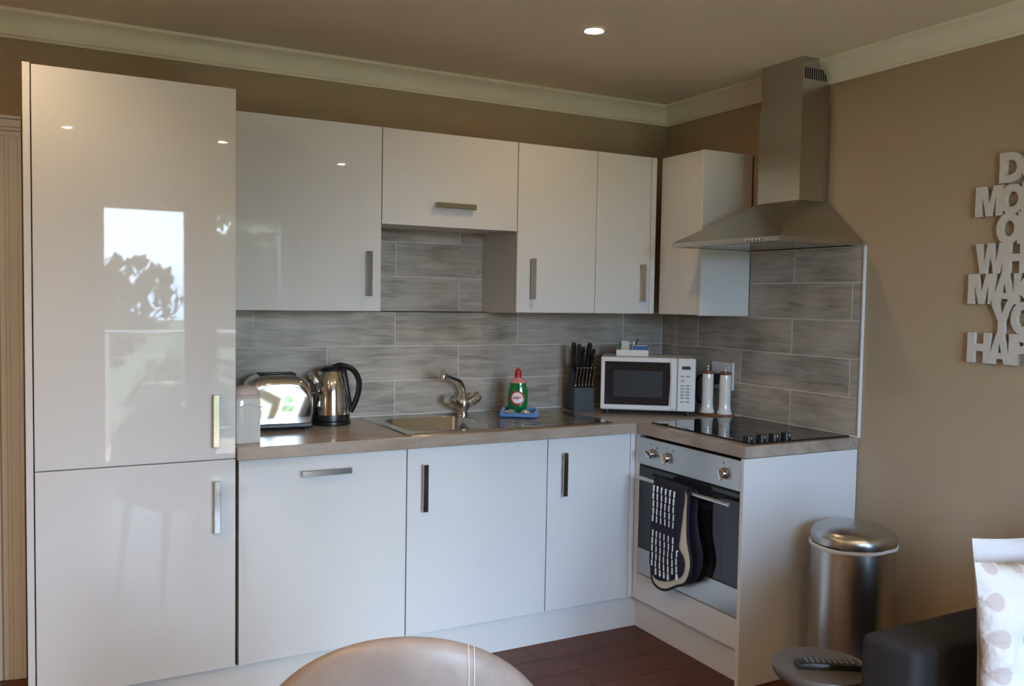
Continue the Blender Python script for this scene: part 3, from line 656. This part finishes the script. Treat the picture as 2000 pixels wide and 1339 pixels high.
for k in range(70):
    a = k*.36; pts.append((-.020+.004*math.sin(a*.31)+.0004*k*.2, .036*math.cos(a)+.004*math.sin(a*.7), .105+.066*math.sin(a)))
tube(b_, pts, .0045, 8); part('coil', b_, 'black_plastic', t_, True)

# ------------------------------------------------------------------ oven glove over the oven bar
t_ = thing('oven_glove', 'navy double oven glove with white dashes hanging on the oven handle', 'oven glove')
def slab_from(outline, x0, x1, bulge=0.0):
    pts = [(p.x, p.y) for p in smooth_curve([(a, b2, 0) for a, b2 in outline], 5, True)]
    cy = sum(p[0] for p in pts)/len(pts); cz = sum(p[1] for p in pts)/len(pts); b_ = BM()
    loops = []
    for s, x in ((1, x1), (1.0, x0+.003), (.965, x0), (.80, x0-bulge*.6), (.45, x0-bulge), (.12, x0-bulge)):
        loops.append([(x, cy+(p[0]-cy)*s, cz+(p[1]-cz)*s) for p in pts])
    R = loft(b_, loops); b_.faces.new(list(reversed(R[0]))); return b_
front = [(-.802, .690), (-.890, .693), (-.982, .690), (-.980, .603), (-.968, .520), (-.962, .459), (-.988, .432), (-.998, .400), (-.984, .356), (-.940, .328), (-.880, .304), (-.818, .302), (-.786, .348), (-.787, .433), (-.792, .560)]
lining = [(-.800, .686), (-.900, .690), (-.996, .686), (-1.004, .603), (-1.008, .505), (-1.030, .432), (-1.028, .383), (-1.000, .331), (-.945, .302), (-.885, .270), (-.830, .264), (-.790, .300), (-.790, .45), (-.794, .6)]
rear = [(-.86, .684), (-.95, .686), (-1.010, .682), (-1.008, .584), (-1.025, .509), (-1.046, .456), (-1.043, .395), (-1.010, .336), (-.955, .310), (-.90, .33), (-.87, .40), (-.86, .55)]
part('front_pad', slab_from(front, -.650, -.640, .006), 'navy', t_, 50)
part('lining', slab_from(lining, -.6385, -.6325, .001), 'cream', t_, 50, label='cream quilted lining')
b_ = BM(); oc = smooth_curve([(-.6365, a, z) for a, z in lining], 5, True); oc.append(oc[0]); tube(b_, oc, .0055, 8); part('dark_binding', b_, 'navy', t_, True)
part('rear_pad', slab_from(rear, -.604, -.594, .003), 'navy', t_, 50)
b_ = BM(); arc = [(-.622+.0235*math.cos(a)*1.0, .682+.018*math.sin(a)) for a in [k*math.pi/10 for k in range(11)]]
poly = arc + [(p[0]*.0 + (-.622+(p[0]+.622)*.62), .682+(p[1]-.682)*.58) for p in reversed(arc)]
prism(b_, poly, 'y', -.982, -.802); part('fold', b_, 'navy', t_, 60)
b_ = BM()
for c_ in range(7):
    y_ = -.812-c_*.0255; z_ = .676 if c_ < 6 else .45; k = 0
    while z_ > .335+(.02 if c_ in (0, 6) else 0):
        l = .026
        if not (.492 < z_-l/2 < .520 and c_ < 6) and not (c_ == 5 and z_ < .36):
            wob = .0016*math.sin(k*1.9+c_)
            box(b_, -.6585, -.6480, y_+wob-.0026-.0006*(k % 2), y_+wob+.0026, z_-l, z_, .0012)
        z_ -= .030; k += 1
part('white_dashes', b_, 'dash', t_, kind='stuff', label='columns of white woven dashes')

# ------------------------------------------------------------------ bin, side table, remote, sofa, cushions, chair
t_ = thing('pedal_bin', 'brushed steel bin with domed lid beside the oven side panel', 'bin', (-.252, -1.452, 0))
b_ = BM(); lathe(b_, [(.146, 0), (.148, .004), (.148, .018), (.144, .022)], 48); part('base_ring', b_, 'black_plastic', t_, True)
b_ = BM(); lathe(b_, [(.1445, .022), (.1445, .555), (.143, .560)], 56); part('body', b_, 'steel', t_, True)
b_ = BM(); lathe(b_, [(.1470, .556), (.1500, .558), (.1500, .566), (.1470, .568)], 48)
for v in b_.verts: v.co += Vector((0, 0, .0012*math.sin(7*math.atan2(v.co.y, v.co.x)) - .010*max(0, -v.co.x/.15)))
part('bag_edge', b_, 'white_plastic', t_, True, label='white bin liner showing under the lid')
b_ = BM(); lathe(b_, [(.1475, .566), (.1475, .580), (.1445, .596), (.134, .610), (.112, .621), (.070, .629), (.002, .632)], 56); part('lid', b_, 'steel', t_, True)
ZT2 = .43
t_ = thing('side_table', 'small round dark side table by the sofa arm', 'side table', (-.949, -1.952, 0))
b_ = BM(); lathe(b_, [(.100, .395), (.124, .402), (.129, .412), (.129, .424), (.126, .430)], 48); part('top', b_, 'table_wood', t_, True)
for k in range(3):
    a = math.radians(100+120*k); b_ = BM(); tube(b_, [(.075*math.cos(a), .075*math.sin(a), .400), (.105*math.cos(a), .105*math.sin(a), 0)], [.014, .010], 12); part('leg', b_, 'table_wood', t_, True)
t_ = thing('remote_control', 'black remote control lying on the round side table', 'remote', (-.947, -1.970, ZT2+.0008), math.radians(-32))
b_ = BM(); prism(b_, [(-.085, 0), (-.080, .014), (-.05, .018), (.07, .018), (.088, .012), (.088, 0)], 'y', -.022, .022, bev=.003); rc = part('shell', b_, 'black_plastic', t_, True)
b_ = BM()
for i in range(9):
    for j in range(3): box(b_, -.062+i*.015, -.054+i*.015, -.015+j*.0115, -.008+j*.0115, .0175, .0195, .0008)
part('keys', b_, 'print_grey', t_, kind='stuff')
t_ = thing('sofa', 'dark grey fabric sofa along the wall by the letter sign', 'sofa', (0, 0, 0))
for ya, yb in ((-2.300, -2.140), (-3.860, -3.700)):
    b_ = BM(); box(b_, -1.034, -.10, ya, yb, .06, .602, .022, 4); part('arm', b_, 'sofa', t_, True)
b_ = BM(); box(b_, -1.00, -.10, -3.70, -2.30, .06, .26, .02, 2); part('seat_base', b_, 'sofa', t_, True)
b_ = BM(); box(b_, -.34, -.10, -3.70, -2.30, .26, .80, .05, 4); part('backrest', b_, 'sofa', t_, True)
for ya, yb in ((-2.995, -2.305), (-3.695, -3.005)):
    b_ = BM(); box(b_, -1.01, -.345, ya, yb, .262, .425, .04, 4); part('seat_cushion', b_, 'sofa', t_, True)
for x_ in (-.97, -.16):
    for y_ in (-2.22, -3.78): b_ = BM(); lathe(b_, [(.018, 0), (.024, .065)], 14, Matrix.Translation((x_, y_, 0))); part('leg', b_, 'black_matte', t_, True)
def cushion(name, label, w, h, tk, m_, mtx, crump, seed):
    rnd = random.Random(seed); ph = [rnd.uniform(0, 6) for _ in range(8)]
    b_ = BM(); n = 30; G = {}
    for side in (1, -1):
        for i in range(n+1):
            for j in range(n+1):
                a, c_ = -1+2*i/n, -1+2*j/n; edge = i in (0, n) or j in (0, n)
                if edge and side == -1: G[side, i, j] = G[1, i, j]; continue
                k = max(0, (1-abs(a)**2.6)*(1-abs(c_)**2.6))**.55
                pull = 1-.05*(1-abs(a)**2)*abs(c_)**4-.0; pull2 = 1-.06*(1-abs(c_)**2)*abs(a)**4
                z = side*tk*k + (crump*(math.sin(9*a+4*c_+ph[0])*.5+math.sin(5*c_-11*a+ph[1])*.4+math.sin(14*c_+3*a+ph[2])*.3+.9*abs(math.sin(4*a+6*c_*a+ph[3]))**.4)*(k > 0)*min(1, k*1.6))
                G[side, i, j] = b_.verts.new((a*w/2*pull2, c_*h/2*pull, z))
    for side in (1, -1):
        for i in range(n):
            for j in range(n):
                q = [G[side, i, j], G[side, i+1, j], G[side, i+1, j+1], G[side, i, j+1]]
                b_.faces.new(q if side == 1 else q[::-1])
    o = link(name, to_mesh(name, b_, m_, 80)); o.matrix_world = mtx; return o
def basis(o, xa, za):
    xa = Vector(xa).normalized(); za = Vector(za).normalized(); ya = za.cross(xa).normalized(); xa = ya.cross(za)
    m_ = Matrix((xa, ya, za)).transposed().to_4x4(); m_.translation = Vector(o); return m_
o = cushion('cushion', '', .44, .42, .024, 'cushion_white', basis((-.690, -2.362, .650), (1, -.03, -.05), (-.02, -1, .10)), .003, 3); tag(o, 'plain white cushion leaning on the inside of the sofa arm', 'cushion')
o = cushion('cushion', '', .46, .40, .050, 'cushion_dots', basis((-.800, -2.456, .642), (1, -.05, -.05), (-.03, -1, .12)), .010, 5); tag(o, 'white cushion with beige dots in front of the plain white cushion', 'cushion')
# dining chair seen over its back
ca_ = math.atan2(-.37, .93)
t_ = thing('dining_chair', 'taupe leather chair with rounded back in front of the cabinets', 'chair', (-2.292, -2.282, 0), ca_)
b_ = BM(); n, mrow = 40, 26; TH = .034; RA = .270; ZCN = .590; G = {}
def chair_pt(uu, vv, side):
    x = RA*math.sin(uu*math.pi/2); zt_ = ZCN+RA*math.cos(uu*math.pi/2); z = .43+(zt_-.43)*vv
    e = (1-abs(uu)**7)*(1-vv**9)*(1-(1-vv)**12); th = TH*max(e, 0)**.5
    bow = -.9*(x*x) + .02     # sides come forward
    return Vector((x, -bow*1.0 + side*th - .10*(z-.85), z))
for side in (1, -1):
    for i in range(n+1):
        for j in range(mrow+1):
            uu = -1+2*i/n; vv = j/mrow; vv = 1-(1-vv)**1.5; ed = i in (0, n) or j in (0, mrow)
            if ed and side == -1: G[side, i, j] = G[1, i, j]
            else: G[side, i, j] = b_.verts.new(chair_pt(uu, vv, side))
for side in (1, -1):
    for i in range(n):
        for j in range(mrow):
            q = [G[side, i, j], G[side, i+1, j], G[side, i+1, j+1], G[side, i, j+1]]; b_.faces.new(q if side == 1 else q[::-1])
bk = part('backrest', b_, 'leather', t_, 80)
b_ = BM()
for du in (-.012, .012):
    pts = [chair_pt(.262+du, v, -1)+Vector((0, -.0006, .0003)) for v in [1-(1-k/30)**1.7 for k in range(6, 31)]]
    tube(b_, pts, .0011, 6)
part('stitching', b_, 'thread', bk, True)
b_ = BM(); box(b_, -.24, .24, .02, .46, .40, .48, .03, 3); part('seat', b_, 'leather', t_, True)
for x_ in (-.20, .20):
    for y_ in (.06, .42): b_ = BM(); tube(b_, [(x_*.9, y_, .41), (x_*1.1, y_+(.03 if y_ > .2 else -.03), 0)], [.020, .013], 12); part('leg', b_, 'brown_wood', t_, True)

# ------------------------------------------------------------------ wooden word sign on the right wall
t_ = thing('word_sign', 'white cut-out wooden words sign on the taupe wall above the sofa', 'sign', (-.004, 0, 0))
LINES = [('DO', -1.788, 1.818, .100), ('MORE', -1.708, 1.714, .100), ('OF', -1.786, 1.617, .104), ('WHAT', -1.716, 1.522, .101), ('MAKES', -1.694, 1.421, .101), ('YOU', -1.776, 1.322, .108), ('HAPPY', -1.700, 1.222, .102)]
ADV = {'M': .094, 'W': .098, 'O': .079, 'I': .03}
src = {}
STROKES = {   # heavy sans capitals as cut-out outlines on a unit square
    'M': [[(0, 0), (0, 1), (.34, 1), (.5, .42), (.66, 1), (1, 1), (1, 0), (.75, 0), (.75, .66), (.60, 0), (.40, 0), (.25, .66), (.25, 0)]],
    'W': [[(0, 1), (.22, 1), (.30, .38), (.40, 1), (.60, 1), (.70, .38), (.78, 1), (1, 1), (.83, 0), (.62, 0), (.50, .60), (.38, 0), (.17, 0)]],
    'H': [[(0, 0), (0, 1), (.30, 1), (.30, .63), (.70, .63), (.70, 1), (1, 1), (1, 0), (.70, 0), (.70, .39), (.30, .39), (.30, 0)]],
    'A': [[(0, 0), (.29, 0), (.34, .17), (.5, .17), (.5, .37), (.405, .37), (.5, .70), (.5, 1), (.36, 1)], [(1, 0), (.71, 0), (.66, .17), (.5, .17), (.5, .37), (.595, .37), (.5, .70), (.5, 1), (.64, 1)]],
    'Y': [[(.36, 0), (.64, 0), (.64, .40), (1, 1), (.69, 1), (.5, .62), (.31, 1), (0, 1), (.36, .40)]],
}
for wtxt, y0, z0, h in LINES:
    y_ = y0
    for kch, ch in enumerate(wtxt):
        if ch not in src:
            if ch in STROKES:
                bm_ = BM()
                for q in STROKES[ch]: prism(bm_, [(px*.1, pz*.1) for px, pz in q], 'z', -.007, .007)
                me = to_mesh('letter', bm_, 'sign')
            else: me = text_mesh(ch, .138, .007, .0075); me.materials.append(MATS['sign'])
            xs = [v.co.x for v in me.vertices]; zs = [v.co.y for v in me.vertices]
            src[ch] = (me, min(xs), max(xs), min(zs), max(zs))
        me, xa, xb, za, zb_ = src[ch]
        wch = {'M': .097, 'W': .107}.get(ch, .083)
        o = link('letter', me, t_)
        sx_, sz_ = wch/(xb-xa), h/(zb_-za)
        # text x runs along -y on this wall
        o.rotation_euler = (math.pi/2, 0, -math.pi/2); o.scale = (sx_, sz_, 1); o.location = (-.0075-.0008*(kch % 2)-.0004*(z0 > 1.4 and int(z0*10) % 2), y_ + xa*sx_, z0 - za*sz_)
        y_ -= wch-.010
# ------------------------------------------------------------------ downlights
def downlight(x, y_, label, watts=18):
    t_ = thing('downlight', label, 'light', (x, y_, ZC), 0, 'recessed ceiling downlights')
    b_ = BM(); seg = 32
    pr_ = [(.042, -.0005), (.042, -.004), (.036, -.006), (.030, -.003), (.030, -.0005)]
    R = [[b_.verts.new((q*math.cos(2*math.pi*i/seg), q*math.sin(2*math.pi*i/seg), z)) for i in range(seg)] for q, z in pr_]
    for A_, B_ in zip(R, R[1:]):
        for i in range(seg): b_.faces.new((A_[i], A_[(i+1) % seg], B_[(i+1) % seg], B_[i]))
    part('bezel', b_, 'bezel', t_, True)
    b_ = BM(); lathe(b_, [(.0295, -.0008), (.0295, -.0025), (.020, -.0035)], 28); part('bulb', b_, 'lamp_glow', t_, True)
    ld = D.lights.new('downlight_spot', 'SPOT'); ld.energy = watts; ld.color = (1.0, .66, .36); ld.spot_size = math.radians(135); ld.spot_blend = .6; ld.shadow_soft_size = .03
    lo = D.objects.new('lamp', ld); COL.objects.link(lo); lo.parent = t_; lo.location = (0, 0, -.012)
downlight(-1.045, -.901, 'lit recessed downlight in the ceiling in front of the wall cabinets', .8)
downlight(-2.98, -.90, 'recessed downlight in the ceiling in front of the tall cabinet', 4)
for x, w in ((-2.66, 18), (-1.77, 18), (-.84, 4)): downlight(x, -3.45, 'recessed downlight in the ceiling near the patio window', w)
for y, w in ((-1.75, 36), (-2.75, 16), (-3.75, 10)): downlight(-3.75, y, 'added unseen fill downlight in the ceiling along the wall facing the letter sign', w)  # added out of view to warm and brighten the oven front and right wall

# ------------------------------------------------------------------ outside the window: balcony, lawn, trees
bm = BM(); box(bm, -4.2, .6, YF-1.55, YF-.1, -.16, -.03); bal = struct('balcony_floor', bm, 'deck')
t_ = thing('balcony_railing', 'metal balcony railing outside the patio window', 'railing', (0, YF-1.5, -.03))
for k in range(6):
    b_ = BM(); tube(b_, [(-4.1+k*.92, 0, 0), (-4.1+k*.92, 0, 1.06)], .02, 10); part('post', b_, 'handle', t_, True)
for z_, rr in ((1.06, .022), (.82, .007), (.58, .007), (.34, .007), (.12, .007)):
    b_ = BM(); tube(b_, [(-4.12, 0, z_), (.52, 0, z_)], rr, 10); part('rail', b_, 'handle', t_, True)
for x_, s, lb in ((WX0-.12, 1, 'beige curtain gathered beside the patio window nearer the doorway'), (WX1+.14, -1, 'beige curtain gathered beside the patio window nearer the sofa')):
    b_ = BM(); t_ = thing('curtain', lb, 'curtain', (x_, YF+.09, 0)); A_ = []
    for z_ in (.03, .4, .8, 1.2, 1.6, 2.15):
        A_.append([b_.verts.new(((i/48-.5)*.34, .035*math.sin(i*.82)+.012*math.sin(z_*3+i), z_)) for i in range(49)])
    for P, Q in zip(A_, A_[1:]):
        for i in range(48): b_.faces.new((P[i], P[i+1], Q[i+1], Q[i]))
    o = part('drape', b_, 'curtain', t_, 80); md = o.modifiers.new('thickness', 'SOLIDIFY'); md.thickness = .004
t_ = thing('curtain_pole', 'steel curtain pole above the patio window', 'curtain pole', (0, YF+.09, 2.17))
b_ = BM(); tube(b_, [(WX0-.35, 0, 0), (WX1+.35, 0, 0)], .014, 12); part('rod', b_, 'handle', t_, True)
b_ = BM()
for x_ in (WX0-.3, WX1+.3): tube(b_, [(x_, 0, 0), (x_, -.09, 0)], .008, 8)
part('brackets', b_, 'handle', t_, True)
GZ = -2.7
bm = BM(); box(bm, -70, 70, -140, -5.3, GZ-.2, GZ); lw = link('lawn', to_mesh('lawn', bm, 'lawn')); lw['kind'] = 'structure'
def tree(x, y_, h, w, leaf, label, seed, nl=2600):
    rnd = random.Random(seed); t_ = thing('garden_tree', label, 'tree', (x, y_, GZ), 0, 'trees beyond the lawn')
    b_ = BM(); tube(b_, [(0, 0, 0), (.05*w, 0, h*.3), (0, .04*w, h*.62)], [.05*w, .04*w, .02*w], 10); part('trunk', b_, 'bark', t_, True)
    blobs = [(rnd.uniform(-.32, .32)*w, rnd.uniform(-.32, .32)*w, h*rnd.uniform(.28, .80), w*rnd.uniform(.20, .33)) for _ in range(9)] + [(0, 0, h*.62, w*.42)]
    V, F = [], []
    for i in range(nl):
        bx, by, bz, br = rnd.choice(blobs); d = Vector((rnd.gauss(0, 1), rnd.gauss(0, 1), rnd.gauss(0, 1))).normalized(); rr = br*rnd.uniform(.75, 1.05)
        p = Vector((bx, by, bz))+Vector((d.x*rr, d.y*rr, d.z*rr*.85)); p.z = min(max(p.z, .05*h), h)
        a = Vector((rnd.gauss(0, 1), rnd.gauss(0, 1), rnd.gauss(0, 1))).normalized(); c_ = a.cross(d).normalized() if abs(a.dot(d)) < .95 else Vector((1, 0, 0)); s = w*rnd.uniform(.035, .065)
        k = len(V); V += [p-a*s, p+c_*s*.7, p+a*s, p-c_*s*.7]; F.append((k, k+1, k+2, k+3))
    me = D.meshes.new('crown'); me.from_pydata([v[:] for v in V], [], F); me.materials.append(MATS['leaf%d' % leaf]); link('crown', me, t_)
for k, (x, y_, h, w, lf, lb) in enumerate((
    (-1.6, -26, 5.8, 4.4, 0, 'tall dark green tree beyond the lawn opposite the patio window'), (3.9, -26, 7.4, 4.8, 1, 'mid green bushy tree beyond the lawn'), (9.2, -27, 7.6, 5.0, 1, 'broad mid green tree beyond the lawn on the sofa side'),
    (-7.0, -26, 5.6, 4.6, 1, 'broad mid green tree beyond the lawn on the doorway side'), (.6, -18, 2.9, 3.4, 2, 'low pale green shrub in front of the dark tree'), (5.2, -18, 3.2, 3.4, 2, 'low pale green shrub on the sofa side of the lawn'),
    (-4.2, -18, 3.1, 3.4, 2, 'low pale green shrub on the doorway side of the lawn'), (6.4, -36, 7.2, 6.4, 0, 'dark spreading tree behind the bushy trees on the sofa side'), (15, -34, 8.0, 6.4, 0, 'large dark tree furthest along the lawn on the sofa side'), (-13, -34, 7.5, 6.8, 0, 'large dark tree furthest along the lawn on the doorway side'))):
    tree(x, y_, h, w, lf, lb, 20+k)
